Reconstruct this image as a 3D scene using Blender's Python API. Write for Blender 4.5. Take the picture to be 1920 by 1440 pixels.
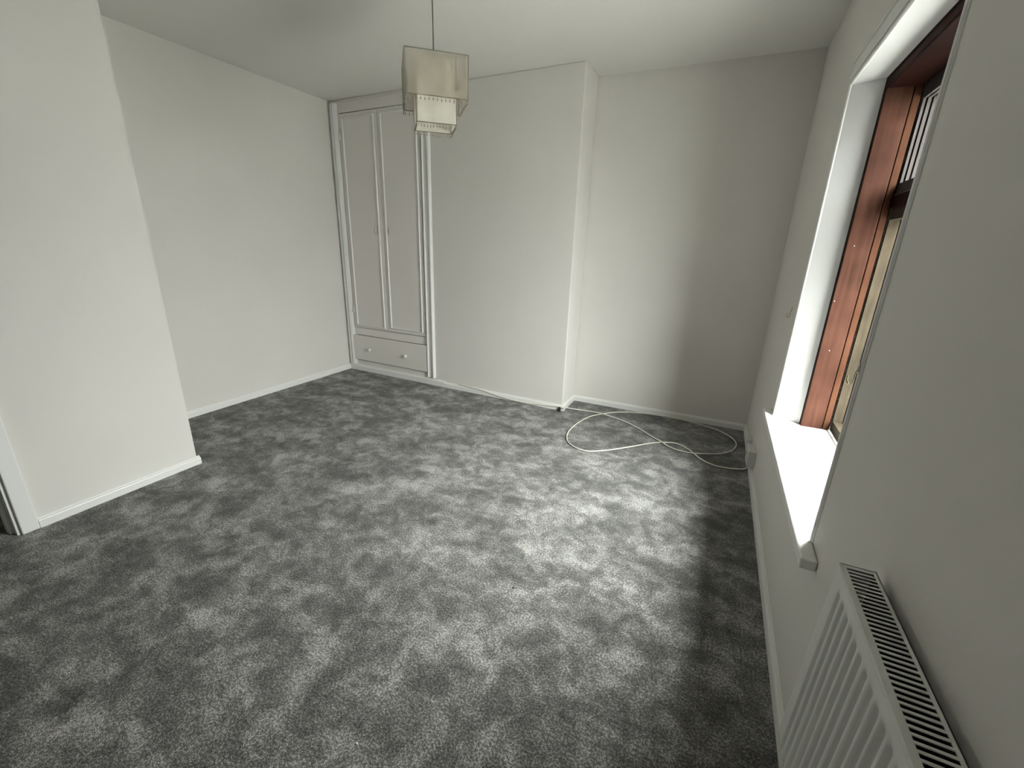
import bpy, bmesh, math, random
from mathutils import Vector, Matrix
random.seed(7)
for o in list(bpy.data.objects): bpy.data.objects.remove(o, do_unlink=True)
S = bpy.context.scene
COL = S.collection

# ------------------------------------------------------------------ camera
YAW, PITCH, ROLL, F, CH = 0.4327, 0.3116, 0.0322, 805.33, 1.2587
cam_d = bpy.data.cameras.new('camera'); cam = bpy.data.objects.new('camera', cam_d); COL.objects.link(cam)
ca, sa, cb, sb = math.cos(YAW), math.sin(YAW), math.cos(PITCH), math.sin(PITCH)
fw = Vector((-sa*cb, ca*cb, -sb)); r0 = Vector((ca, sa, 0)); u0 = r0.cross(fw)
rr = r0*math.cos(ROLL) + u0*math.sin(ROLL); uu = -r0*math.sin(ROLL) + u0*math.cos(ROLL)
cam.matrix_world = Matrix(((rr.x, uu.x, -fw.x, 0), (rr.y, uu.y, -fw.y, 0), (rr.z, uu.z, -fw.z, CH), (0, 0, 0, 1)))
cam_d.sensor_fit = 'HORIZONTAL'; cam_d.sensor_width = 36; cam_d.lens = 36*F/1920; cam_d.clip_start = 0.02
S.camera = cam

# ------------------------------------------------------------------ world, light, exposure
W = bpy.data.worlds.new('overcast_sky'); S.world = W; W.use_nodes = True
bg = W.node_tree.nodes['Background']; bg.inputs[1].default_value = 5.0
_nt = W.node_tree; _tc = _nt.nodes.new('ShaderNodeTexCoord'); _sx = _nt.nodes.new('ShaderNodeSeparateXYZ')
_mr = _nt.nodes.new('ShaderNodeMapRange'); _cr = _nt.nodes.new('ShaderNodeValToRGB')      # overcast sky: zenith three times the horizon
_nt.links.new(_tc.outputs['Generated'], _sx.inputs[0]); _nt.links.new(_sx.outputs['Z'], _mr.inputs[0])
_mr.inputs['From Min'].default_value = 0.0; _mr.inputs['From Max'].default_value = 1.0
_cr.color_ramp.elements[0].color = (0.24, 0.2405, 0.237, 1); _cr.color_ramp.elements[1].color = (1.0, 1.0, 0.985, 1)
_nt.links.new(_mr.outputs[0], _cr.inputs[0]); _nt.links.new(_cr.outputs[0], bg.inputs[0])
pl = bpy.data.lights.new('window_portal', 'AREA'); pl.shape = 'RECTANGLE'; pl.size = 1.4; pl.size_y = 0.93
pl.cycles.is_portal = True
po = bpy.data.objects.new('window_portal', pl); COL.objects.link(po)
po.location = (0.66, 1.837, 1.19); po.rotation_euler = (0, math.radians(90), 0)
S.view_settings.view_transform = 'Standard'; S.view_settings.look = 'None'
S.view_settings.gamma = 1; S.view_settings.use_curve_mapping = False
S.view_settings.exposure = 4.1

# ------------------------------------------------------------------ dimensions
H = 2.4; L = -3.3161; B2 = 3.4195; C = -0.9889; B1 = 3.124; R = 0.3501; LN = -2.5679; E = 1.2513
YF = -1.5; XO = 0.75
YJ1, YJ0 = 2.355, 1.292          # room corners of the window opening
YK1, YK0 = 2.304, 1.343         # the same at the frame (splayed)
ZT, ZS = 1.903, 0.495
SK = 0.0414

# ------------------------------------------------------------------ materials
def mat(name, col, rough=0.6, metal=0.0, bump=0, bscale=100, bdist=0.001, vary=0, vscale=3, spec=0.5):
    m = bpy.data.materials.new(name); m.use_nodes = True
    nt = m.node_tree; b = nt.nodes['Principled BSDF']
    b.inputs['Base Color'].default_value = (*col, 1); b.inputs['Roughness'].default_value = rough
    b.inputs['Metallic'].default_value = metal; b.inputs['Specular IOR Level'].default_value = spec
    tc = nt.nodes.new('ShaderNodeTexCoord')
    if bump:
        n = nt.nodes.new('ShaderNodeTexNoise'); n.inputs['Scale'].default_value = bscale; n.inputs['Detail'].default_value = 3
        nt.links.new(tc.outputs['Object'], n.inputs['Vector'])
        bp = nt.nodes.new('ShaderNodeBump'); bp.inputs['Strength'].default_value = bump; bp.inputs['Distance'].default_value = bdist
        nt.links.new(n.outputs['Fac'], bp.inputs['Height']); nt.links.new(bp.outputs[0], b.inputs['Normal'])
    if vary:
        n = nt.nodes.new('ShaderNodeTexNoise'); n.inputs['Scale'].default_value = vscale; n.inputs['Detail'].default_value = 4
        nt.links.new(tc.outputs['Object'], n.inputs['Vector'])
        r = nt.nodes.new('ShaderNodeValToRGB')
        r.color_ramp.elements[0].position = 0.3; r.color_ramp.elements[1].position = 0.7
        r.color_ramp.elements[0].color = (*[c*(1-vary) for c in col], 1); r.color_ramp.elements[1].color = (*[min(1, c*(1+vary)) for c in col], 1)
        nt.links.new(n.outputs['Fac'], r.inputs[0]); nt.links.new(r.outputs[0], b.inputs['Base Color'])
    return m

def wood(name, c1, c2, rough=0.35):
    m = bpy.data.materials.new(name); m.use_nodes = True
    nt = m.node_tree; b = nt.nodes['Principled BSDF']; b.inputs['Roughness'].default_value = rough
    b.inputs['Specular IOR Level'].default_value = 0.04
    tc = nt.nodes.new('ShaderNodeTexCoord'); mp = nt.nodes.new('ShaderNodeMapping')
    mp.inputs['Scale'].default_value = (40, 40, 2.2)
    n = nt.nodes.new('ShaderNodeTexNoise'); n.inputs['Scale'].default_value = 1.3; n.inputs['Detail'].default_value = 6
    n.inputs['Distortion'].default_value = 0.6
    n2 = nt.nodes.new('ShaderNodeTexNoise'); n2.inputs['Scale'].default_value = 7; n2.inputs['Detail'].default_value = 2
    r = nt.nodes.new('ShaderNodeValToRGB')
    r.color_ramp.elements[0].position = 0.3; r.color_ramp.elements[1].position = 0.72
    r.color_ramp.elements[0].color = (*c1, 1); r.color_ramp.elements[1].color = (*c2, 1)
    mx = nt.nodes.new('ShaderNodeMath'); mx.operation = 'MULTIPLY_ADD'; mx.inputs[1].default_value = 0.5
    ml = nt.nodes.new('ShaderNodeMath'); ml.operation = 'MULTIPLY'; ml.inputs[1].default_value = 0.5
    nt.links.new(tc.outputs['Object'], mp.inputs[0]); nt.links.new(mp.outputs[0], n.inputs['Vector'])
    nt.links.new(tc.outputs['Object'], n2.inputs['Vector']); nt.links.new(n2.outputs['Fac'], ml.inputs[0])
    nt.links.new(n.outputs['Fac'], mx.inputs[0]); nt.links.new(ml.outputs[0], mx.inputs[2])
    nt.links.new(mx.outputs[0], r.inputs[0]); nt.links.new(r.outputs[0], b.inputs['Base Color'])
    bp = nt.nodes.new('ShaderNodeBump'); bp.inputs['Strength'].default_value = 0.15; bp.inputs['Distance'].default_value = 0.001
    nt.links.new(n.outputs['Fac'], bp.inputs['Height']); nt.links.new(bp.outputs[0], b.inputs['Normal'])
    return m

M_wall = mat('wall_paint', (0.725, 0.703, 0.667), 0.85, bump=0.25, bscale=260, bdist=0.0006, vary=0.02, vscale=2.0, spec=0.25)
M_ceil = mat('ceiling_paint', (0.785, 0.767, 0.73), 0.9, bump=0.2, bscale=180, bdist=0.0008, spec=0.2)
M_gloss = mat('white_satin_paint', (0.80, 0.80, 0.775), 0.42, bump=0.08, bscale=60, bdist=0.0006)
M_cup = mat('cupboard_paint', (0.77, 0.742, 0.705), 0.45, bump=0.1, bscale=50, bdist=0.0006)
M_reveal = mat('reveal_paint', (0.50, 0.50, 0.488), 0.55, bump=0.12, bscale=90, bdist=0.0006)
M_rad = mat('radiator_enamel', (0.72, 0.72, 0.69), 0.4)
M_rad_shade = mat('radiator_inside_shade', (0.015, 0.015, 0.014), 0.8)  # near-black paints in the shade between the radiator panels
M_mahog = wood('mahogany_stain', (0.022, 0.009, 0.0055), (0.062, 0.027, 0.018), 0.6)
M_orange = wood('worn_orange_timber', (0.030, 0.012, 0.006), (0.070, 0.030, 0.017), 0.6)
M_dark = wood('dark_timber_and_shade', (0.005, 0.0018, 0.0014), (0.016, 0.005, 0.0035), 0.6)  # dark transom timber; also paints shade under the head and in gaps
M_tan = wood('weathered_tan_timber', (0.020, 0.016, 0.011), (0.060, 0.048, 0.032), 0.7)
M_weather = wood('weathered_timber', (0.045, 0.040, 0.038), (0.085, 0.078, 0.074), 0.7)
M_stone = mat('dark_buff_stone', (0.075, 0.062, 0.047), 0.9, bump=0.6, bscale=60, bdist=0.003, vary=0.3, vscale=9)  # buff stone darkened evenly, with random variation
M_mortar = mat('mortar', (0.04, 0.034, 0.028), 0.95, bump=0.5, bscale=90, bdist=0.002)
M_brass = mat('aged_brass', (0.55, 0.47, 0.28), 0.3, metal=0.9)
M_steel = mat('dull_steel', (0.35, 0.34, 0.31), 0.3, metal=0.9)
M_cable = mat('cream_cable_sheath', (0.74, 0.72, 0.62), 0.45)
M_black = mat('black_plastic', (0.012, 0.012, 0.012), 0.4)
M_plast = mat('white_plastic', (0.70, 0.70, 0.67), 0.35)
M_wire = mat('painted_wire', (0.20, 0.18, 0.13), 0.5)
M_cord = mat('grey_flex', (0.16, 0.16, 0.14), 0.6)
M_tassel = mat('tassel_bead', (0.30, 0.26, 0.19), 0.4)
M_asphalt = mat('street_asphalt', (0.22, 0.22, 0.21), 0.9, bump=0.4, bscale=30, bdist=0.01, vary=0.2)
M_brick = mat('far_brickwork', (0.16, 0.09, 0.065), 0.9, bump=0.3, bscale=20, bdist=0.01, vary=0.25, vscale=4)
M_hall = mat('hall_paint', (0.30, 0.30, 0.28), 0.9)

def glass_mat():
    m = bpy.data.materials.new('window_glass'); m.use_nodes = True; nt = m.node_tree; nt.nodes.clear()
    o = nt.nodes.new('ShaderNodeOutputMaterial'); t = nt.nodes.new('ShaderNodeBsdfTransparent'); g = nt.nodes.new('ShaderNodeBsdfGlossy')
    g.inputs['Roughness'].default_value = 0.02; t.inputs[0].default_value = (0.95, 0.97, 0.96, 1)
    lw = nt.nodes.new('ShaderNodeLayerWeight'); mx = nt.nodes.new('ShaderNodeMixShader')
    pw = nt.nodes.new('ShaderNodeMath'); pw.operation = 'POWER'; pw.inputs[1].default_value = 5
    f = nt.nodes.new('ShaderNodeMath'); f.operation = 'MULTIPLY_ADD'; f.inputs[1].default_value = 0.6; f.inputs[2].default_value = 0.03
    nt.links.new(lw.outputs['Facing'], pw.inputs[0]); nt.links.new(pw.outputs[0], f.inputs[0])
    nt.links.new(f.outputs[0], mx.inputs[0]); nt.links.new(t.outputs[0], mx.inputs[1]); nt.links.new(g.outputs[0], mx.inputs[2])
    nt.links.new(mx.outputs[0], o.inputs[0]); return m
M_glass = glass_mat()

def fabric(name, col, sheer, weave=900):
    m = bpy.data.materials.new(name); m.use_nodes = True; nt = m.node_tree; nt.nodes.clear()
    o = nt.nodes.new('ShaderNodeOutputMaterial'); d = nt.nodes.new('ShaderNodeBsdfDiffuse'); tr = nt.nodes.new('ShaderNodeBsdfTranslucent')
    t = nt.nodes.new('ShaderNodeBsdfTransparent')
    d.inputs[0].default_value = (*col, 1); tr.inputs[0].default_value = (*col, 1)
    m1 = nt.nodes.new('ShaderNodeMixShader'); m1.inputs[0].default_value = 0.4
    nt.links.new(d.outputs[0], m1.inputs[1]); nt.links.new(tr.outputs[0], m1.inputs[2])
    m2 = nt.nodes.new('ShaderNodeMixShader')
    tc = nt.nodes.new('ShaderNodeTexCoord'); n = nt.nodes.new('ShaderNodeTexNoise'); n.inputs['Scale'].default_value = 14
    nt.links.new(tc.outputs['Object'], n.inputs['Vector'])
    m2.inputs[0].default_value = sheer
    cr = nt.nodes.new('ShaderNodeValToRGB'); cr.color_ramp.elements[0].position = 0.3; cr.color_ramp.elements[1].position = 0.7
    cr.color_ramp.elements[0].color = (*[c*0.92 for c in col], 1); cr.color_ramp.elements[1].color = (*[min(1, c*1.06) for c in col], 1)
    nt.links.new(n.outputs['Fac'], cr.inputs[0]); nt.links.new(cr.outputs[0], d.inputs[0]); nt.links.new(cr.outputs[0], tr.inputs[0])
    bp = nt.nodes.new('ShaderNodeBump'); bp.inputs['Strength'].default_value = 0.3; bp.inputs['Distance'].default_value = 0.002
    n2 = nt.nodes.new('ShaderNodeTexNoise'); n2.inputs['Scale'].default_value = 300
    nt.links.new(tc.outputs['Object'], n2.inputs['Vector']); nt.links.new(n2.outputs['Fac'], bp.inputs['Height']); nt.links.new(bp.outputs[0], d.inputs['Normal'])
    nt.links.new(m1.outputs[0], m2.inputs[1]); nt.links.new(t.outputs[0], m2.inputs[2]); nt.links.new(m2.outputs[0], o.inputs[0])
    return m
M_sheer = fabric('sheer_voile', (0.54, 0.49, 0.39), 0.54)
M_cream = fabric('cream_cloth', (0.88, 0.85, 0.76), 0.02)

def carpet_mat():
    m = bpy.data.materials.new('grey_twist_pile_carpet'); m.use_nodes = True; nt = m.node_tree
    b = nt.nodes['Principled BSDF']; b.inputs['Roughness'].default_value = 0.95; b.inputs['Specular IOR Level'].default_value = 0.1
    b.inputs['Sheen Weight'].default_value = 0.15; b.inputs['Sheen Roughness'].default_value = 0.6
    tc = nt.nodes.new('ShaderNodeTexCoord')
    def noise(scale, detail, dist=0, vec=None, rough=0.5):
        n = nt.nodes.new('ShaderNodeTexNoise'); n.inputs['Scale'].default_value = scale; n.inputs['Detail'].default_value = detail
        n.inputs['Distortion'].default_value = dist; n.inputs['Roughness'].default_value = rough
        nt.links.new(vec or tc.outputs['Object'], n.inputs['Vector']); return n.outputs['Fac']
    def math_(op, a, b_, c=None):
        n = nt.nodes.new('ShaderNodeMath'); n.operation = op
        for i, v in enumerate((a, b_, c)):
            if v is None: continue
            if isinstance(v, (int, float)): n.inputs[i].default_value = v
            else: nt.links.new(v, n.inputs[i])
        return n.outputs[0]
    def rng(v, a, b_, c=0, d=1):
        n = nt.nodes.new('ShaderNodeMapRange'); n.interpolation_type = 'SMOOTHSTEP'
        n.inputs['From Min'].default_value = a; n.inputs['From Max'].default_value = b_
        n.inputs['To Min'].default_value = c; n.inputs['To Max'].default_value = d
        nt.links.new(v, n.inputs[0]); return n.outputs[0]
    mp = nt.nodes.new('ShaderNodeMapping'); mp.inputs['Rotation'].default_value = (0, 0, 0.5); mp.inputs['Scale'].default_value = (1.0, 1.5, 1)
    nt.links.new(tc.outputs['Object'], mp.inputs[0])
    big = rng(noise(3.6, 5, 0.3, mp.outputs[0], 0.62), 0.33, 0.67)
    mid = rng(noise(12, 5, 0.6, None, 0.68), 0.34, 0.66)
    blob = rng(noise(7.5, 4, 0.9, mp.outputs[0], 0.65), 0.54, 0.74)        # big, mid and blob put the shading of leaning, trodden pile into colour
    fine = rng(noise(150, 2, 0, None, 0.6), 0.34, 0.66)
    tiny = rng(noise(380, 2, 0, None, 0.7), 0.34, 0.66)
    v = math_('ADD', math_('MULTIPLY', big, 0.22), math_('MULTIPLY', mid, 0.20))
    v = math_('SUBTRACT', v, math_('MULTIPLY', blob, 0.11))
    tx = math_('ADD', math_('MULTIPLY', fine, 0.5), math_('MULTIPLY', tiny, 0.5))
    v2 = math_('ADD', math_('ADD', v, 0.035), math_('MULTIPLY', tx, 0.55))
    r = nt.nodes.new('ShaderNodeValToRGB'); nt.links.new(v2, r.inputs[0])
    e = r.color_ramp.elements; e[0].position = 0.16; e[0].color = (0.018, 0.0178, 0.0165, 1); e[1].position = 0.95; e[1].color = (0.74, 0.73, 0.69, 1)
    k = e.new(0.54); k.color = (0.165, 0.163, 0.153, 1)
    nt.links.new(r.outputs[0], b.inputs['Base Color'])
    bp = nt.nodes.new('ShaderNodeBump'); bp.inputs['Strength'].default_value = 0.7; bp.inputs['Distance'].default_value = 0.004
    nt.links.new(tx, bp.inputs['Height']); nt.links.new(bp.outputs[0], b.inputs['Normal'])
    return m
M_carpet = carpet_mat()

# ------------------------------------------------------------------ helpers
def link(name, me, m, parent=None, smooth=False):
    me.materials.append(m)
    if smooth:
        for p in me.polygons: p.use_smooth = True
    o = bpy.data.objects.new(name, me); COL.objects.link(o)
    if parent: o.parent = parent
    return o
def obj(name, bm, m, parent=None, smooth=False, bevel=0, seg=2):
    bmesh.ops.recalc_face_normals(bm, faces=bm.faces)
    me = bpy.data.meshes.new(name); bm.to_mesh(me); bm.free()
    o = link(name, me, m, parent, smooth)
    if bevel:
        md = o.modifiers.new('bevel', 'BEVEL'); md.width = bevel; md.segments = seg; md.limit_method = 'ANGLE'; md.angle_limit = 0.6
    return o
def box(bm, x0, x1, y0, y1, z0, z1):
    v = [bm.verts.new(p) for p in ((x0,y0,z0),(x1,y0,z0),(x1,y1,z0),(x0,y1,z0),(x0,y0,z1),(x1,y0,z1),(x1,y1,z1),(x0,y1,z1))]
    for f in ((0,3,2,1),(4,5,6,7),(0,1,5,4),(1,2,6,5),(2,3,7,6),(3,0,4,7)): bm.faces.new([v[i] for i in f])
def boxes(*bs):
    bm = bmesh.new()
    for b in bs: box(bm, *b)
    return bm
def prism(bm, pts, z0, z1):
    a = [bm.verts.new((x, y, z0)) for x, y in pts]; b = [bm.verts.new((x, y, z1)) for x, y in pts]; n = len(pts)
    bm.faces.new(a[::-1]); bm.faces.new(b)
    for i in range(n): bm.faces.new((a[i], a[(i+1) % n], b[(i+1) % n], b[i]))
def smooth_path(pts, n=8):
    P = [Vector(p) for p in pts]; out = []
    for i in range(len(P)-1):
        p0 = P[max(i-1, 0)]; p1 = P[i]; p2 = P[i+1]; p3 = P[min(i+2, len(P)-1)]
        for k in range(n):
            t = k/n
            out.append(0.5*((2*p1) + (p2-p0)*t + (2*p0-5*p1+4*p2-p3)*t*t + (-p0+3*p1-3*p2+p3)*t**3))
    out.append(P[-1]); return out
def tube(bm, path, r, seg=8, caps=True):
    path = [Vector(p) for p in path]; n = len(path); rings = []; up = None
    for i, p in enumerate(path):
        t = (path[min(i+1, n-1)] - path[max(i-1, 0)]).normalized()
        if up is None:
            up = Vector((0, 0, 1)) if abs(t.z) < 0.9 else Vector((1, 0, 0))
        up = (up - t*up.dot(t)).normalized(); s = t.cross(up)
        rad = r[i] if isinstance(r, (list, tuple)) else r
        rings.append([bm.verts.new(p + (up*math.cos(a) + s*math.sin(a))*rad) for a in (2*math.pi*k/seg for k in range(seg))])
    for i in range(n-1):
        for k in range(seg): bm.faces.new((rings[i][k], rings[i][(k+1) % seg], rings[i+1][(k+1) % seg], rings[i+1][k]))
    if caps: bm.faces.new(rings[0][::-1]); bm.faces.new(rings[-1])
def lathe(bm, prof, origin, axis='z', seg=16):
    # prof = [(r, h)]
    rings = []; o = Vector(origin)
    for r, h in prof:
        ring = []
        for k in range(seg):
            a = 2*math.pi*k/seg; c, s = math.cos(a)*r, math.sin(a)*r
            v = Vector((c, s, h)) if axis == 'z' else (Vector((c, -h, s)) if axis == '-y' else Vector((-h, c, s)))
            ring.append(bm.verts.new(o+v))
        rings.append(ring)
    for i in range(len(rings)-1):
        for k in range(seg): bm.faces.new((rings[i][k], rings[i][(k+1) % seg], rings[i+1][(k+1) % seg], rings[i+1][k]))
    bm.faces.new(rings[0][::-1]); bm.faces.new(rings[-1])
def tag(o, label=None, cat=None, group=None, kind=None):
    if label: o['label'] = label
    if cat: o['category'] = cat
    if group: o['group'] = group
    if kind: o['kind'] = kind
    return o
def empty(name, loc=(0, 0, 0), rz=0, label=None, cat=None, group=None, kind=None):
    o = bpy.data.objects.new(name, None); o.empty_display_size = 0.1; COL.objects.link(o); o.location = loc; o.rotation_euler = (0, 0, rz)
    return tag(o, label, cat, group, kind)
def sweep_profile(bm, path, prof, outward):
    # path: list of (x,y) floor points, outward: list of unit (x,y) into room per path vertex (already mitre-scaled); prof (d,z)
    rings = [[bm.verts.new((x+ox*d, y+oy*d, z)) for d, z in prof] for (x, y), (ox, oy) in zip(path, outward)]
    m = len(prof)
    for i in range(len(rings)-1):
        for k in range(m): bm.faces.new((rings[i][k], rings[i][(k+1) % m], rings[i+1][(k+1) % m], rings[i+1][k]))
    bm.faces.new(rings[0][::-1]); bm.faces.new(rings[-1])

# ------------------------------------------------------------------ setting: room shell
tag(obj('floor', boxes((-3.7, XO, YF-0.1, B2+0.12, -0.12, 0)), M_carpet),
    'grey mottled twist-pile carpet covering the whole floor', kind='structure')
tag(obj('ceiling', boxes((-3.7, XO, YF-0.1, B2+0.12, H, H+0.12)), M_ceil), 'plain off-white painted ceiling', kind='structure')
tag(obj('wall_left', boxes((L-0.12, L, YF-0.1, B2+0.12, 0, H)), M_wall), 'plain pale wall left of the fitted wardrobe', kind='structure')
tag(obj('wall_back', boxes((L, R, B2, B2+0.12, 0, H)), M_wall), 'pale recessed back wall between chimney breast and window wall', kind='structure')
tag(obj('wall_front', boxes((L, R, YF-0.1, YF, 0, H)), M_wall), 'pale wall behind the viewer', kind='structure')
# slanted back assembly frame
EX = Vector((C-L, B1-3.1873)).normalized(); NX = Vector((-EX.y, EX.x))
RZ = math.atan2(EX.y, EX.x)
def cup(u, v=0): p = Vector((L, 3.1873)) + EX*u + NX*v; return (p.x, p.y)
bm = bmesh.new(); prism(bm, [cup(1.03, 0), (C, B1), (C, B2-0.001), (cup(1.03)[0], B2-0.001)], 0, H)
tag(obj('wall_chimney', bm, M_wall, bevel=0.007, seg=3), 'projecting chimney breast with rounded painted corner', kind='structure')
# partition at left with doorway
bm = boxes((LN-0.09, LN, 0.525, E, 0, H), (L, LN-0.09, E-0.1, E, 0, H), (LN-0.09, LN, YF, -0.27, 0, H), (LN-0.09, LN, -0.27, 0.525, 2.02, H))
tag(obj('wall_partition', bm, M_wall), 'pale projecting wall at the left beside the doorway', kind='structure')

# wall_right with splayed opening
bm = bmesh.new()
def q(*p): bm.faces.new([bm.verts.new(c) for c in p])
y0, y1 = YF, B2
q((R,y0,0),(R,YJ0,0),(R,YJ0,H),(R,y0,H)); q((R,YJ1,0),(R,y1,0),(R,y1,H),(R,YJ1,H))
q((R,YJ0,0),(R,YJ1,0),(R,YJ1,ZS-0.035),(R,YJ0,ZS-0.035)); q((R,YJ0,ZT),(R,YJ1,ZT),(R,YJ1,H),(R,YJ0,H))
q((XO,y0,0),(XO,YK0,0),(XO,YK0,H),(XO,y0,H)); q((XO,YK1,0),(XO,y1,0),(XO,y1,H),(XO,YK1,H))
q((XO,YK0,0),(XO,YK1,0),(XO,YK1,ZS-0.035),(XO,YK0,ZS-0.035)); q((XO,YK0,ZT),(XO,YK1,ZT),(XO,YK1,H),(XO,YK0,H))
q((R,y0,0),(XO,y0,0),(XO,y0,H),(R,y0,H)); q((R,y1,0),(XO,y1,0),(XO,y1,H),(R,y1,H)); q((R,y0,H),(XO,y0,H),(XO,y1,H),(R,y1,H))
bmesh.ops.remove_doubles(bm, verts=bm.verts, dist=1e-5)
tag(obj('wall_right', bm, M_wall), 'pale window wall on the right', kind='structure')
bm = bmesh.new(); XK = 0.447; zb = ZS-0.035
def reveal(pts):
    for (a, b) in zip(pts, pts[1:]): q((a[0],a[1],zb),(b[0],b[1],zb),(b[0],b[1],ZT),(a[0],a[1],ZT))
P1 = [(R,YJ1),(XK,YK1),(XO,YK1)]; P0 = [(R,YJ0),(XK,YK0),(XO,YK0)]
reveal(P1); reveal(P0)
for i in range(2):
    for z in (ZT, zb): q((*P1[i], z), (*P1[i+1], z), (*P0[i+1], z), (*P0[i], z))
bmesh.ops.remove_doubles(bm, verts=bm.verts, dist=1e-5)
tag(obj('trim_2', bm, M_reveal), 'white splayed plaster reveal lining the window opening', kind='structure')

# architrave round the window
prof = [(0,0),(0,.003),(.1,.0055),(.25,.0072),(.42,.0078),(.6,.0072),(.72,.0055),(.78,.003),(.84,.0035),(.95,.003),(1,0)]
bm = bmesh.new(); ws, wt = 0.018, 0.020; rings = []
for d, h in prof:
    x = R-h
    rings.append([bm.verts.new(p) for p in ((x, YJ1+d*ws, ZS), (x, YJ1+d*ws, ZT+d*wt), (x, YJ0-d*ws, ZT+d*wt), (x, YJ0-d*ws, ZS))])
for a, b in zip(rings, rings[1:]):
    for k in range(3): bm.faces.new((a[k], a[k+1], b[k+1], b[k]))
def hband(prof_):
    a = [bm.verts.new((R-h, YJ0-ws, z)) for h, z in prof_]; b = [bm.verts.new((R-h, YJ1+ws, z)) for h, z in prof_]
    for k in range(len(a)-1): bm.faces.new((a[k], a[k+1], b[k+1], b[k]))
    bm.faces.new(a); bm.faces.new(b[::-1])
hband([(0,ZT+.022),(.007,ZT+.023),(.010,ZT+.028),(.010,ZT+.034),(.007,ZT+.038),(.0065,ZT+.046),(.004,ZT+.048),(.004,ZT+.078),(.009,ZT+.080),(.010,ZT+.086),(.007,ZT+.091),(0,ZT+.092)])
tag(obj('trim_1', bm, M_gloss), 'stepped white moulding framing the window opening', kind='structure')

# skirtings
def skirt(name, path, outw, label, h=SK):
    prof = [(0,0),(0.015,0),(0.015,h-0.008),(0.013,h-0.003),(0.009,h-0.001),(0.006,h),(0.005,h+0.006),(0,h+0.007)]
    bm = bmesh.new(); sweep_profile(bm, path, prof, outw)
    return tag(obj(name, bm, M_gloss), label, kind='structure')
skirt('baseboard_left', [(L, E), (L, cup(0)[1]-0.016)], [(1,0),(1,0)], 'low white skirting under the far left wall')
skirt('baseboard_partition', [(LN, 0.585), (LN, E+0.014)], [(1,0),(1,0)], 'low white skirting on the projecting left wall')
nr = (-NX.x, -NX.y)
skirt('baseboard_wardrobe', [cup(0.0), cup(1.184)], [nr, nr], 'white skirting under the fitted wardrobe', h=0.052)
mit = (nr[0]+1*(1-abs(nr[0])), nr[1])
skirt('baseboard_chimney', [cup(1.187), (C, B1), (C, B2)], [nr, (1.0, -1.0), (1.0, -1.0)], 'white skirting round the chimney breast')
skirt('baseboard_back', [(C+0.0, B2), (R, B2)], [(1,-1),(-1,-1)], 'white skirting along the recess back wall')
skirt('baseboard_right', [(R, B2), (R, YF)], [(-1,-1),(-1,0)], 'white skirting running under the window')
skirt('baseboard_front', [(LN, YF), (R, YF)], [(0,1),(0,1)], 'white skirting behind the viewer')

# doorway at left
dr = empty('door_1', (LN, 0.525, 0), 0, 'white door lining at the left edge', kind='structure')
obj('door_lining', boxes((-0.115, 0.0, -0.008, 0.0, 0, 2.02), (-0.115, 0.0, -0.795, -0.787, 0, 2.02), (-0.115, 0, -0.795, 0, 2.012, 2.02)), M_gloss, dr)
obj('door_stop', boxes((-0.075, -0.035, -0.020, -0.008, 0, 2.01), (-0.075, -0.035, -0.787, -0.775, 0, 2.01), (-0.075, -0.035, -0.787, -0.008, 2.0, 2.012)), M_gloss, dr, bevel=0.002)
bm = boxes((0, 0.0155, 0.003, 0.0595, 0, 2.025), (0, 0.0155, -0.853, -0.798, 0, 2.025), (0, 0.0155, -0.853, 0.0595, 2.025, 2.08))
obj('architrave', bm, M_gloss, dr, bevel=0.004)
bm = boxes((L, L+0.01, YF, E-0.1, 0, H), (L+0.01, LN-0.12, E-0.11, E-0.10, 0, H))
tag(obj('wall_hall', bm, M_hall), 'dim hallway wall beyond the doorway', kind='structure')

# ------------------------------------------------------------------ window
win = empty('window_1', (0, 0, 0), 0, 'stained timber window set deep in the white reveal', kind='structure')
YI1, YI0 = 2.270, 1.377
def ring_frame(bm, x0, x1, yo0, yo1, yi0, yi1, zo0, zo1, zi0, zi1, bottom=True):
    box(bm, x0, x1, yi1, yo1, zo0, zo1); box(bm, x0, x1, yo0, yi0, zo0, zo1); box(bm, x0, x1, yi0, yi1, zi1, zo1)
    if bottom: box(bm, x0, x1, yi0, yi1, zo0, zi0)
bm = bmesh.new(); ring_frame(bm, 0.449, 0.531, YK0+.001, YK1-.001, YI0, YI1, ZS+.0005, ZT-.001, 0, 1.868, False)
tag(obj('outer_frame', bm, M_mahog, win, bevel=0.002), 'deep red-brown stained timber frame')
obj('head_soffit_shade', boxes((0.450, 0.556, YI0+.001, YI1-.001, 1.858, 1.8675)), M_dark, win)  # near-black board under the head paints in the shade of its underside
bm = bmesh.new(); ring_frame(bm, 0.534, 0.557, YK0+.001, YK1-.001, YI0-.002, YI1+.0, ZS+.0005, ZT-.001, 0, 1.862, False)
tag(obj('stop_bead', bm, M_orange, win, bevel=0.002), 'worn orange-brown inner bead')
bm = bmesh.new(); ring_frame(bm, 0.531, 0.534, YK0+.001, YK1-.001, YI0-.012, YI1+.012, ZS+.0005, ZT-.001, 0, 1.88, False)
ring_frame(bm, 0.557, 0.563, YK0+.001, YK1-.001, YI0-.014, YI1+.014, ZS+.0005, ZT-.001, 0, 1.885, False)
tag(obj('shadow_gap', bm, M_dark, win), 'dark groove beside the bead')
bm = boxes((0.448, 0.4495, YI1+.022, YK1-.0005, ZS+.0005, ZT-.0005), (0.448, 0.4495, YK0+.0005, YI0-.022, ZS+.0005, ZT-.0005), (0.448, 0.4495, YK0, YK1, ZT-.012, ZT-.0005))
obj('gap_shade_strip', bm, M_dark, win)  # dark strip painted in as the shaded gap between reveal and frame
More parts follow.
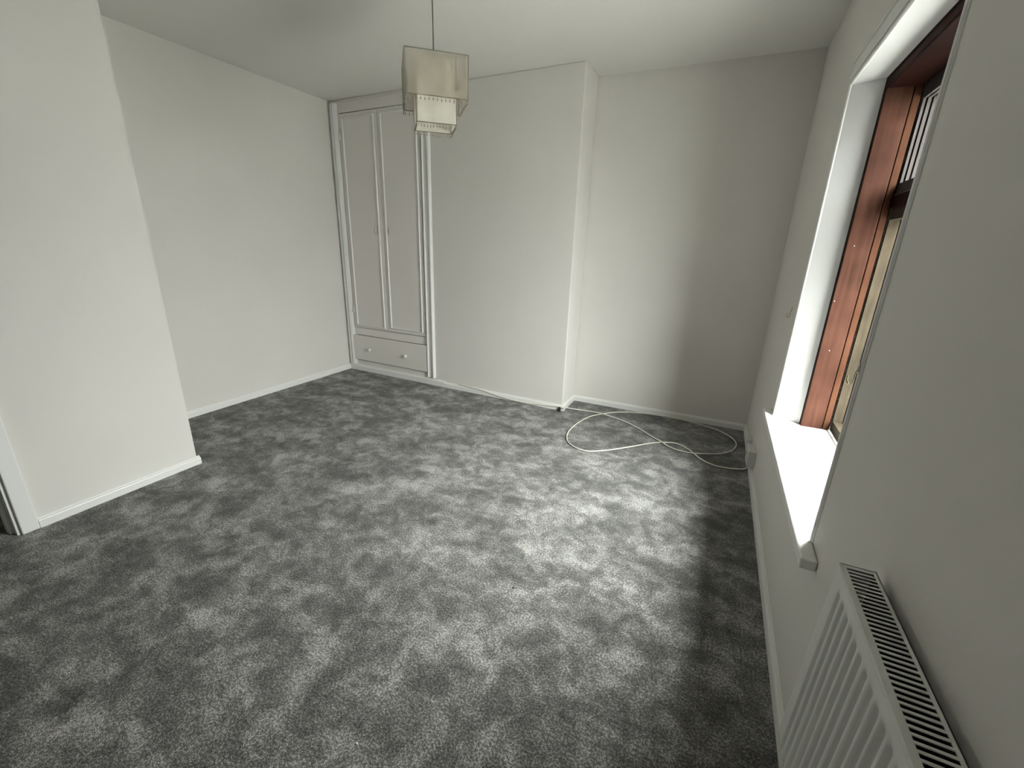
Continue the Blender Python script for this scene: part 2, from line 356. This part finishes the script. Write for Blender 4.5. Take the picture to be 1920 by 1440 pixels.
obj('transom', boxes((0.552, 0.634, YI0, YI1, 1.440, 1.487)), M_dark, win, bevel=0.003)
# two sashes
def sash(name, z0, z1, m, slabs, lab, head=0.04):
    wst = 0.016
    s = empty(name, (0, 0, 0)); s.parent = win; s['label'] = lab
    for k, (xa, xb) in enumerate(slabs):
        bm = bmesh.new(); d = 0.0 if k % 2 == 0 else -0.006
        ring_frame(bm, xa, xb, YI0-.012, YI1+.012, YI0+wst-.012+d, YI1-wst+.012-d, z0, z1, z0+0.045+d, z1-head-d)
        obj('sash_rail' if k % 2 == 0 else 'sash_groove', bm, m if k % 2 == 0 else M_dark, s)
    obj('pane', boxes((slabs[-1][1]-.004, slabs[-1][1]-.001, YI0+.002, YI1-.002, z0+.041, z1-head+.004)), M_glass, s)
    return s
sash('lower_sash', 0.497, 1.440, M_tan, ((0.565, 0.600), (0.600, 0.605), (0.605, 0.632)), 'weathered tan timber lower sash')
sash('upper_sash', 1.487, 1.900, M_weather, ((0.565, 0.573), (0.573, 0.579), (0.579, 0.589), (0.589, 0.595), (0.595, 0.606), (0.606, 0.612), (0.612, 0.632)), 'weathered grey grooved top light', 0.085)
bm = bmesh.new(); tube(bm, smooth_path([(0.575, 2.262, 1.520), (0.572, 2.20, 1.519), (0.57, 2.14, 1.512), (0.57, 2.02, 1.510)], 4), 0.0022, 6)
tube(bm, [(0.562, 2.262, 1.4895), (0.562, 2.02, 1.4905)], 0.0022, 6)  # second wire is shaped as the highlight along the transom edge
tag(obj('stay_and_edge_glint', bm, M_steel, win, True), 'thin bright metal stay over the transom, plus a wire shaped as its edge highlight')
for (x, z) in ((0.456, 1.075), (0.484, 0.862), (0.475, 1.30)):
    bm = bmesh.new(); bmesh.ops.create_uvsphere(bm, u_segments=8, v_segments=6, radius=0.0018, matrix=Matrix.Translation((x, YI1-.0005, z)))
    obj('pin_head', bm, M_plast, win, True)
# sill
bm = bmesh.new()
prism(bm, [(0.310,1.190),(0.310,2.475),(R-.0005,2.475),(R-.0005,YJ1),(XK,YK1),(0.560,YK1),(0.560,YK0),(XK,YK0),(R-.0005,YJ0),(R-.0005,1.190)], ZS-0.034, ZS)
tag(obj('window_sill', bm, M_gloss, win, bevel=0.006, seg=3), 'glossy white projecting window board')
# outside masonry seen through the glass, block by block
ext = empty('wall_outside', (0, 0, 0), 0, 'buff stone jamb outside the glass', kind='structure')
z = 0.42; k = 0
while z < 1.95:
    h = random.choice((0.135, 0.15, 0.145)); dx = (0.012 if k % 2 else 0.0)
    for yy0, yy1 in ((2.245+random.uniform(-.003, .003), 2.5), (1.16, 1.405+random.uniform(-.003, .003))):
        obj('stone', boxes((0.652-dx, 0.80, yy0, yy1, z, z+h-0.012)), M_stone, ext, bevel=0.004)
    z += h; k += 1
obj('mortar', boxes((0.655, 0.79, 2.256, 2.49, 0.42, 1.97), (0.655, 0.79, 1.17, 1.395, 0.42, 1.97)), M_mortar, ext)
obj('lintel_stone', boxes((0.64, 0.80, 1.19, 2.50, 1.975, 2.15)), M_stone, ext, bevel=0.004)
obj('sill_stone', boxes((0.636, 0.84, 1.22, 2.46, 0.41, 0.468)), M_stone, ext, bevel=0.004)
# street and the terrace across it
tag(obj('ground_street', boxes((XO+0.1, 40, -40, 40, -3.3, -3.2)), M_asphalt), 'grey street surface far below the window', kind='structure')

# ------------------------------------------------------------------ fitted wardrobe
wd = empty('fitted_wardrobe', (L, 3.1873, 0), RZ, 'tall white painted two-door fitted wardrobe with bottom drawer, left of the chimney breast', 'wardrobe')
# local frame: x along the front, -y into the room
bm = boxes((0.003, 0.106, 0.0, 0.20, 0.054, H-.002), (0.987, 1.029, 0.0, 0.20, 0.054, H-.002), (0.106, 0.987, 0.0, 0.20, 2.300, H-.002),
           (0.106, 0.987, 0.0, 0.20, 0.368, 0.440), (0.106, 0.987, 0.0, 0.20, 0.054, 0.106), (0.106, 0.987, 0.19, 0.20, 0.106, 2.30))
obj('face_frame', bm, M_cup, wd, bevel=0.0015)
obj('dark_gap_backing', boxes((0.106, 0.987, 0.022, 0.03, 0.106, 2.30)), M_dark, wd)  # near-black sheet close behind the doors, makes their gaps dark
def vmould(name, u0, u1, prof, z0, z1, par, m=M_gloss):
    bm = bmesh.new(); n = len(prof)
    a = [bm.verts.new((u0+(u1-u0)*t, -h, z0)) for t, h in prof]; b = [bm.verts.new((u0+(u1-u0)*t, -h, z1)) for t, h in prof]
    bm.faces.new(a); bm.faces.new(b[::-1])
    for i in range(n): bm.faces.new((a[i], b[i], b[(i+1) % n], a[(i+1) % n]))
    return obj(name, bm, m, par)
lp = [(0,0),(0,.020),(.25,.026),(.30,.026),(.36,.018),(.42,.018),(.48,.026),(.62,.028),(.8,.020),(.95,.008),(1,.004),(1,0)]
vmould('upright_moulding', 0.020, 0.098, lp, 0.062, 2.374, wd, M_gloss)
rp = [(0,0),(0,.016),(.06,.022),(.14,.022),(.20,.014),(.45,.012),(.60,.014),(.68,.019),(.74,.025),(.82,.028),(.90,.026),(.96,.018),(.97,0)]
vmould('upright_moulding', 0.998, 1.082, rp, 0.072, 2.40-.002, wd, M_gloss)
bm = boxes((0.085, 0.998, -.010, 0, 2.378, H-.002), (0.085, 0.998, -.016, -.010, 2.374, 2.384))
obj('top_moulding', bm, M_cup, wd, bevel=0.003)
def door(u0, u1, z0, z1, bu0, bu1, bz0, bz1, hinge_u, hz, side):
    d = obj('door', boxes((u0, u1, -0.007, 0.013, z0, z1)), M_cup, wd, bevel=0.0025)
    bm = bmesh.new(); w = 0.011
    P = [(0, -.0065), (0, -.013), (.3, -.018), (.7, -.018), (1, -.010), (1, -.0065)]
    rr_ = []
    for t, y in P:
        k = t*w; rr_.append([bm.verts.new(p) for p in ((bu0+k, y, bz0+k), (bu1-k, y, bz0+k), (bu1-k, y, bz1-k), (bu0+k, y, bz1-k))])
    for a, b in zip(rr_, rr_[1:]):
        for i in range(4): bm.faces.new((a[i], a[(i+1) % 4], b[(i+1) % 4], b[i]))
    obj('panel_moulding', bm, M_gloss, d)
    for z in hz:
        bm = bmesh.new(); tube(bm, [(hinge_u, -.010, z-.028), (hinge_u, -.010, z+.028)], 0.0055, 8)
        box(bm, hinge_u-.012, hinge_u+.012, -.0085, -.0065, z-.026, z+.026)
        obj('hinge', bm, M_cup, d)
    # painted-over half-round pull
    bm = bmesh.new(); cx = bu1-.022 if side < 0 else bu0+.022
    pts = [(cx - side*(-1)*0.0 + side*0.024*math.cos(a)*-1*-1, -.0135, 1.350+0.030*math.sin(a)) for a in [math.pi*(-0.5+i/10) for i in range(11)]]
    tube(bm, pts, 0.0035, 8)
    bm2 = bm
    box(bm2, min(cx, cx+side*.004), max(cx, cx+side*.004)+.002, -.0125, -.0068, 1.318, 1.382)
    obj('pull_handle', bm2, M_cup, d)
    return d
door(0.109, 0.5425, 0.445, 2.2925, 0.150, 0.511, 0.466, 2.262, 0.113, (0.615, 2.114), -1)
door(0.5475, 0.984, 0.446, 2.2945, 0.582, 0.956, 0.478, 2.264, 0.979, (0.607, 2.10), 1)
dw = obj('drawer', boxes((0.082, 0.994, -0.018, 0.0, 0.1145, 0.365)), M_cup, wd, bevel=0.003)
for u in (0.306, 0.756):
    bm = bmesh.new(); lathe(bm, [(.008,.017),(.0075,.024),(.008,.028),(.014,.032),(.0165,.038),(.0155,.044),(.010,.048),(.003,.049)], (u, 0, 0.236), '-y', 16)
    obj('knob', bm, M_gloss, dw, True)

# ------------------------------------------------------------------ radiator
XF, XB, YR1, YR0, ZR = 0.281, 0.336, 0.854, -0.16, 0.722
ZB = 0.276; PIT = 0.0275; TILT = 0.012
rad = empty('radiator', (XF, YR0, 0), 0, 'white ribbed steel panel radiator with slotted top grille, on the wall near the window', 'radiator')
def rx(z): return -(1-(z-ZB)/(ZR-ZB))*TILT
bm = bmesh.new(); ln = YR1-YR0
zs = [ZB, ZB+.006, ZB+.016, ZB+.03, ZB+.05] + [ZB+.05+(ZR-.105-ZB)*i/6 for i in range(1, 7)] + [ZR-.044, ZR-.040, ZR-.036, ZR-.032, ZR-.024, ZR-.0125, ZR-.011, ZR-.0095, ZR-.0016]
ns = int(ln/PIT)*8; grid = []
for z in zs:
    row = []
    fade = min(1, max(0, (z-ZB-.004)/.022))*min(1, max(0, (ZR-.032-z)/.012))
    if z <= ZB+.006: fade = 0.45
    for i in range(ns+1):
        y = ln*i/ns; ph = (YR1-.030-(YR0+y))/PIT
        g = 0
        if 0 <= ph and y > 0.03: g = min(1, max(0, (0.5-0.5*math.cos(2*math.pi*ph))*2.0-.55))
        seam = 0.0007 if abs(z-(ZR-.011)) < .0015 else 0
        rnd = 0
        row.append(bm.verts.new((rx(z)+0.0075*g*fade+seam+rnd, y, z)))
    grid.append(row)
for a, b in zip(grid, grid[1:]):
    for i in range(ns): bm.faces.new((a[i], a[i+1], b[i+1], b[i]))
fp = obj('front_panel', bm, M_rad, rad, True)
sd = fp.modifiers.new('solid', 'SOLIDIFY'); sd.thickness = 0.0015; sd.offset = 0
# top grille: rails plus one bar between every two slots
bm = bmesh.new(); dx = XB-XF; zt = ZR
box(bm, -0.0012, 0.0085, 0, ln, zt-.0016, zt); box(bm, dx-.0065, dx, 0, ln, zt-.0016, zt)
sp = 0.01042; n = int((ln-.012)/sp)
box(bm, 0.0085, dx-.0065, ln-.009, ln, zt-.0016, zt)
for k in range(n):
    yb = ln-.009-(k+1)*sp
    box(bm, 0.0085, dx-.0065, yb, yb+.0040, zt-.0016, zt-.0002)
box(bm, 0.0085, dx-.0065, 0, max(0.002, ln-.009-n*sp), zt-.0016, zt)
box(bm, dx-.0015, dx, 0, ln, zt-.02, zt);
obj('top_grille', bm, M_rad, rad)
obj('rear_panel', boxes((dx-.002, dx-.0005, 0.004, ln-.004, ZB+.01, ZR-.02)), M_rad, rad)
obj('inner_shadow_plate', boxes((dx-.006, dx-.004, 0.004, ln-.004, ZB+.01, ZR-.004), (.010, .012, 0.004, ln-.004, ZR-.10, ZR-.004)), M_rad_shade, rad)
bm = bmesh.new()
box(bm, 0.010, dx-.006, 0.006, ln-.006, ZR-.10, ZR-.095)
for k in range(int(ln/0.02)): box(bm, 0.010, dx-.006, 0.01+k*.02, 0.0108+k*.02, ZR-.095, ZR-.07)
obj('convector_fins', bm, M_rad_shade, rad)
for yy in (0, ln-.0015):
    bm = bmesh.new(); a = [(rx(ZB+.02)+.004, ZB+.02), (dx, ZB+.02), (dx, ZR+.0015), (.001, ZR+.0015)]
    v0 = [bm.verts.new((x, yy, z)) for x, z in a]; v1 = [bm.verts.new((x, yy+.0017, z)) for x, z in a]
    bm.faces.new(v0); bm.faces.new(v1[::-1])
    for i in range(4): bm.faces.new((v0[i], v0[(i+1) % 4], v1[(i+1) % 4], v1[i]))
    obj('end_panel', bm, M_rad, rad)
bm = bmesh.new(); px = 0.012
tube(bm, [(px, ln-.02, 0.0), (px, ln-.02, ZB+.03)], 0.0075, 12)
obj('pipe', bm, M_plast, rad, True)
bm = bmesh.new(); lathe(bm, [(.011,.0),(.013,.004),(.013,.05),(.010,.056),(.004,.058)], (px, ln-.02, ZB-.03), 'z', 14)
obj('valve', bm, M_plast, rad, True)
bm = boxes((dx, R-XF-.0005, ln-.20, ln-.17, ZB+.05, ZR-.06), (dx, R-XF-.0005, .17, .20, ZB+.05, ZR-.06))
bm.free()
for yb in (ln-.20, .17): obj('wall_bracket', boxes((dx, R-XF-.0005, yb, yb+.03, ZB+.05, ZR-.06)), M_rad, rad)

# ------------------------------------------------------------------ pendant lamp
PX, PY, PZ, PYAW = -1.3695, 1.9751, 2.060, 0.710
lamp = empty('pendant_lamp', (PX, PY, PZ), PYAW, 'cream two-tier square fabric pendant shade with beaded fringe, hanging from the ceiling', 'lamp')
bm = bmesh.new(); tube(bm, [(0, 0, -.06), (0.001, 0, .10), (0, 0, H-PZ)], 0.0028, 8); obj('flex', bm, M_cord, lamp, True)
bm = bmesh.new(); lathe(bm, [(.045, H-PZ-.001), (.045, H-PZ-.012), (.03, H-PZ-.03), (.006, H-PZ-.036)], (0, 0, 0), 'z', 24); obj('ceiling_rose', bm, M_plast, lamp, True)
bm = bmesh.new(); lathe(bm, [(.006, -.002), (.014, -.008), (.019, -.02), (.021, -.055), (.018, -.075)], (0, 0, 0), 'z', 16); obj('lamp_holder', bm, M_plast, lamp, True)
def tier(name, w, h, m, folds, nb, lab):
    a = w/2; bm = bmesh.new(); N = 20; MZ = 10
    cs = [(-a,-a),(a,-a),(a,a),(-a,a)]
    rows = []
    for j in range(MZ+1):
        t = j/MZ; z = -h*t; row = []
        for s in range(4):
            (x0, y0_), (x1, y1_) = cs[s], cs[(s+1) % 4]; nx, ny = (y1_-y0_)/w, -(x1-x0)/w
            for i in range(N):
                k = i/N; e = math.sin(math.pi*k)*math.sin(math.pi*t)
                off = -0.006*e + folds*(math.sin(k*9+s*2+t*3.5)*t*(1-t)*2.6 + 0.7*t*math.sin(k*14-t*6+s*3)*(1-t))*math.sin(math.pi*k)
                row.append(bm.verts.new((x0+(x1-x0)*k+nx*off, y0_+(y1_-y0_)*k+ny*off, z)))
        rows.append(row)
    for r1, r2 in zip(rows, rows[1:]):
        for i in range(4*N): bm.faces.new((r1[i], r1[(i+1) % (4*N)], r2[(i+1) % (4*N)], r2[i]))
    sh = tag(obj(name, bm, m, lamp, True), lab)
    bm = bmesh.new()
    for z in (0, -h):
        for s in range(4): tube(bm, [(*cs[s], z), (*cs[(s+1) % 4], z)], 0.0019, 6)
    for c in cs: tube(bm, [(*c, 0), (*c, -h)], 0.0016, 6)
    obj('wire_frame', bm, M_wire, sh)
    # fringe: short bead drops
    bm = bmesh.new()
    for s in range(4):
        (x0, y0_), (x1, y1_) = cs[s], cs[(s+1) % 4]
        for i in range(nb+1):
            if i == nb: continue
            k = (i+.5)/nb; x = x0+(x1-x0)*k; y = y0_+(y1_-y0_)*k; l = 0.020+random.uniform(-.003, .003)
            tube(bm, [(x, y, -h), (x, y, -h-l*.45)], 0.0006, 4, False)
            lathe(bm, [(.0006, -h-l*.45), (.0021, -h-l*.62), (.0024, -h-l*.85), (.0008, -h-l)], (x, y, 0), 'z', 6)
    f = obj('bead_fringe', bm, M_tassel, sh, True); f['kind'] = 'stuff'
    return sh
o_ = tier('outer_shade', 0.28, 0.172, M_sheer, 0.0012, 15, 'short sheer outer tier with wire edges')
i_ = tier('inner_shade', 0.184, 0.268, M_cream, 0.0085, 13, 'longer opaque cream inner tier')
bm = bmesh.new()
for ang in range(4):
    c, s_ = math.cos(ang*math.pi/2+math.pi/4), math.sin(ang*math.pi/2+math.pi/4)
    tube(bm, [(0.02*c, 0.02*s_, -.03), (0.06*c, 0.06*s_, -.004), (0.13*1.414*.995*c*1.07, 0.13*1.414*.995*s_*1.07, 0)], 0.0016, 6)
obj('spider_wire', bm, M_wire, lamp)

# ------------------------------------------------------------------ things on the right wall and floor
def tieback(x, y, z, yt, label):
    h = empty('curtain_hook', (x, y, z), 0, label, 'hook', 'brass curtain tie-back hooks')
    bm = bmesh.new(); lathe(bm, [(.001, 0), (.006, .0005), (.006, .0015), (.003, .003)], (0, 0, 0), '-x', 14)
    for v in bm.verts: v.co.z *= 2.2
    obj('back_plate', bm, M_steel, h, True)
    bm = bmesh.new()
    pts = smooth_path([(-.002, 0, -.004), (-.005, yt*.05, -.014), (-.006, yt*.25, -.028), (-.010, yt*.5, -.037), (-.017, yt*.75, -.039), (-.022, yt*.95, -.031), (-.023, yt, -.020)], 6)
    tube(bm, pts, 0.0016, 8); bmesh.ops.create_uvsphere(bm, u_segments=10, v_segments=8, radius=.0022, matrix=Matrix.Translation(pts[-1]))
    obj('hook_arm', bm, M_brass, h, True)
tieback(R, 2.560, 0.998, -.035, 'small brass curtain hook on the wall just beyond the far side of the window')
tieback(R-.0078, 1.283, 1.000, -.018, 'small brass curtain hook on the wall at the near side of the window')

def socket(y0, y1, z0, z1, d, label, name, double):
    t = empty(name, (R, (y0+y1)/2, z0), 0, label, 'socket')
    w = (y1-y0)/2; h = z1-z0
    obj('back_box', boxes((-d+.008, -.0005, -w+.003, w-.003, .003, h-.003)), M_plast, t, bevel=.002)
    obj('face_plate', boxes((-d, -d+.0085, -w, w, 0, h)), M_plast, t, bevel=.003)
    for yy in ((-w*.45, w*.45) if double else (0,)):
        obj('socket_hole', boxes((-d-.0006, -d+.001, yy-.006, yy+.006, h*.35, h*.5)), M_black, t)
        obj('rocker_switch', boxes((-d-.003, -d+.001, yy-.007, yy+.007, h*.68, h*.85)), M_plast, t, bevel=.001)
socket(2.635, 2.775, 0.066, 0.165, 0.040, 'larger white wall socket low under the window, where the cream cable ends', 'wall_socket', True)
socket(2.930, 3.030, 0.066, 0.122, 0.024, 'smaller white wall socket nearest the dark back corner', 'aerial_socket', False)

raw = [(0.328,2.690,.066),(0.322,2.700,.03),(0.296,2.712,.010),(0.253,2.702),(0.197,2.691),(0.146,2.695),(0.094,2.723),(0.055,2.76),(0.017,2.82),(-0.03,2.872),(-0.082,2.908),(-0.115,2.912),(-0.19,2.878),(-0.248,2.833),(-0.32,2.753),(-0.404,2.662),(-0.487,2.58),(-0.557,2.525),(-0.61,2.5),(-0.672,2.508),(-0.733,2.546),(-0.774,2.603),(-0.802,2.695),(-0.808,2.807),(-0.79,2.954),(-0.749,3.095),(-0.691,3.183),(-0.61,3.274),(-0.52,3.335),(-0.454,3.363),(-0.35,3.388),(-.20,3.395),(-.08,3.388),(0.017,3.366),(0.098,3.338),(0.178,3.295),(0.237,3.233),(0.272,3.161),(0.279,3.084),(0.258,2.995),(0.219,2.927),(0.173,2.881),(0.105,2.844),(0.014,2.808),(-0.064,2.807),(-0.132,2.834),(-0.19,2.876,.013),(-0.254,2.94),(-0.337,3.019),(-0.424,3.091),(-0.522,3.149),(-0.609,3.181),(-0.692,3.189,.013),(-0.811,3.201),(-0.9,3.176,.012),(-0.968,3.150,.020),(-0.968,3.105,.030)]
pts = [(p[0], p[1], p[2] if len(p) > 2 else 0.006) for p in raw]
def sk_pt(x, z): # point just off the chimney skirting face
    t = (x-L)/(C-L); return (x, 3.1873+(3.124-3.1873)*t-.0195, z)
pts += [(-0.975, 3.098, .033), sk_pt(-1.02, .034), sk_pt(-1.139, .024), sk_pt(-1.306, .010), sk_pt(-1.45, .013), sk_pt(-1.556, .022), sk_pt(-1.70, .041), sk_pt(-1.78, .050), sk_pt(-1.85, .0515)]
pts += [(-1.913, sk_pt(-1.913, 0)[1]+.008, .0525), (-1.98, sk_pt(-1.98, 0)[1]+.013, .053)]
bm = bmesh.new(); tube(bm, smooth_path(pts, 6), 0.0042, 8)
tag(obj('aerial_cable', bm, M_cable, None, True), 'long cream cable looped in a figure of eight on the carpet in the back corner', 'cable')
bm = bmesh.new(); cc = sk_pt(-1.004, .013)
tube(bm, [(cc[0], cc[1]-.006, .002), (cc[0]+.001, cc[1]-.006, .020)], 0.0105, 12)
tube(bm, [(cc[0]+.001, cc[1]-.006, .020), (cc[0]+.003, cc[1]-.005, .036)], 0.0065, 12)
tube(bm, [(cc[0]-.022, cc[1]-.007, .012), (cc[0]-.008, cc[1]-.006, .014)], 0.004, 10)
tag(obj('cable_connector', bm, M_black, None, True), 'tiny black cable connector on the carpet at the chimney breast corner', 'connector')
def crumb(x, y, r, m, label, name):
    bm = bmesh.new(); bmesh.ops.create_icosphere(bm, subdivisions=1, radius=r)
    for v in bm.verts: v.co = Vector((v.co.x*1.5, v.co.y, v.co.z*.6+r*.5))*random.uniform(.75, 1.2)
    o = obj(name, bm, m); o.location = (x, y, 0.0005); tag(o, label, 'debris')
crumb(-0.534, 1.226, 0.0036, M_black, 'tiny black crumb on the carpet in the middle of the floor', 'carpet_crumb')
crumb(-0.669, 0.551, 0.0030, M_plast, 'tiny white fleck on the carpet close to the viewer', 'paint_fleck')
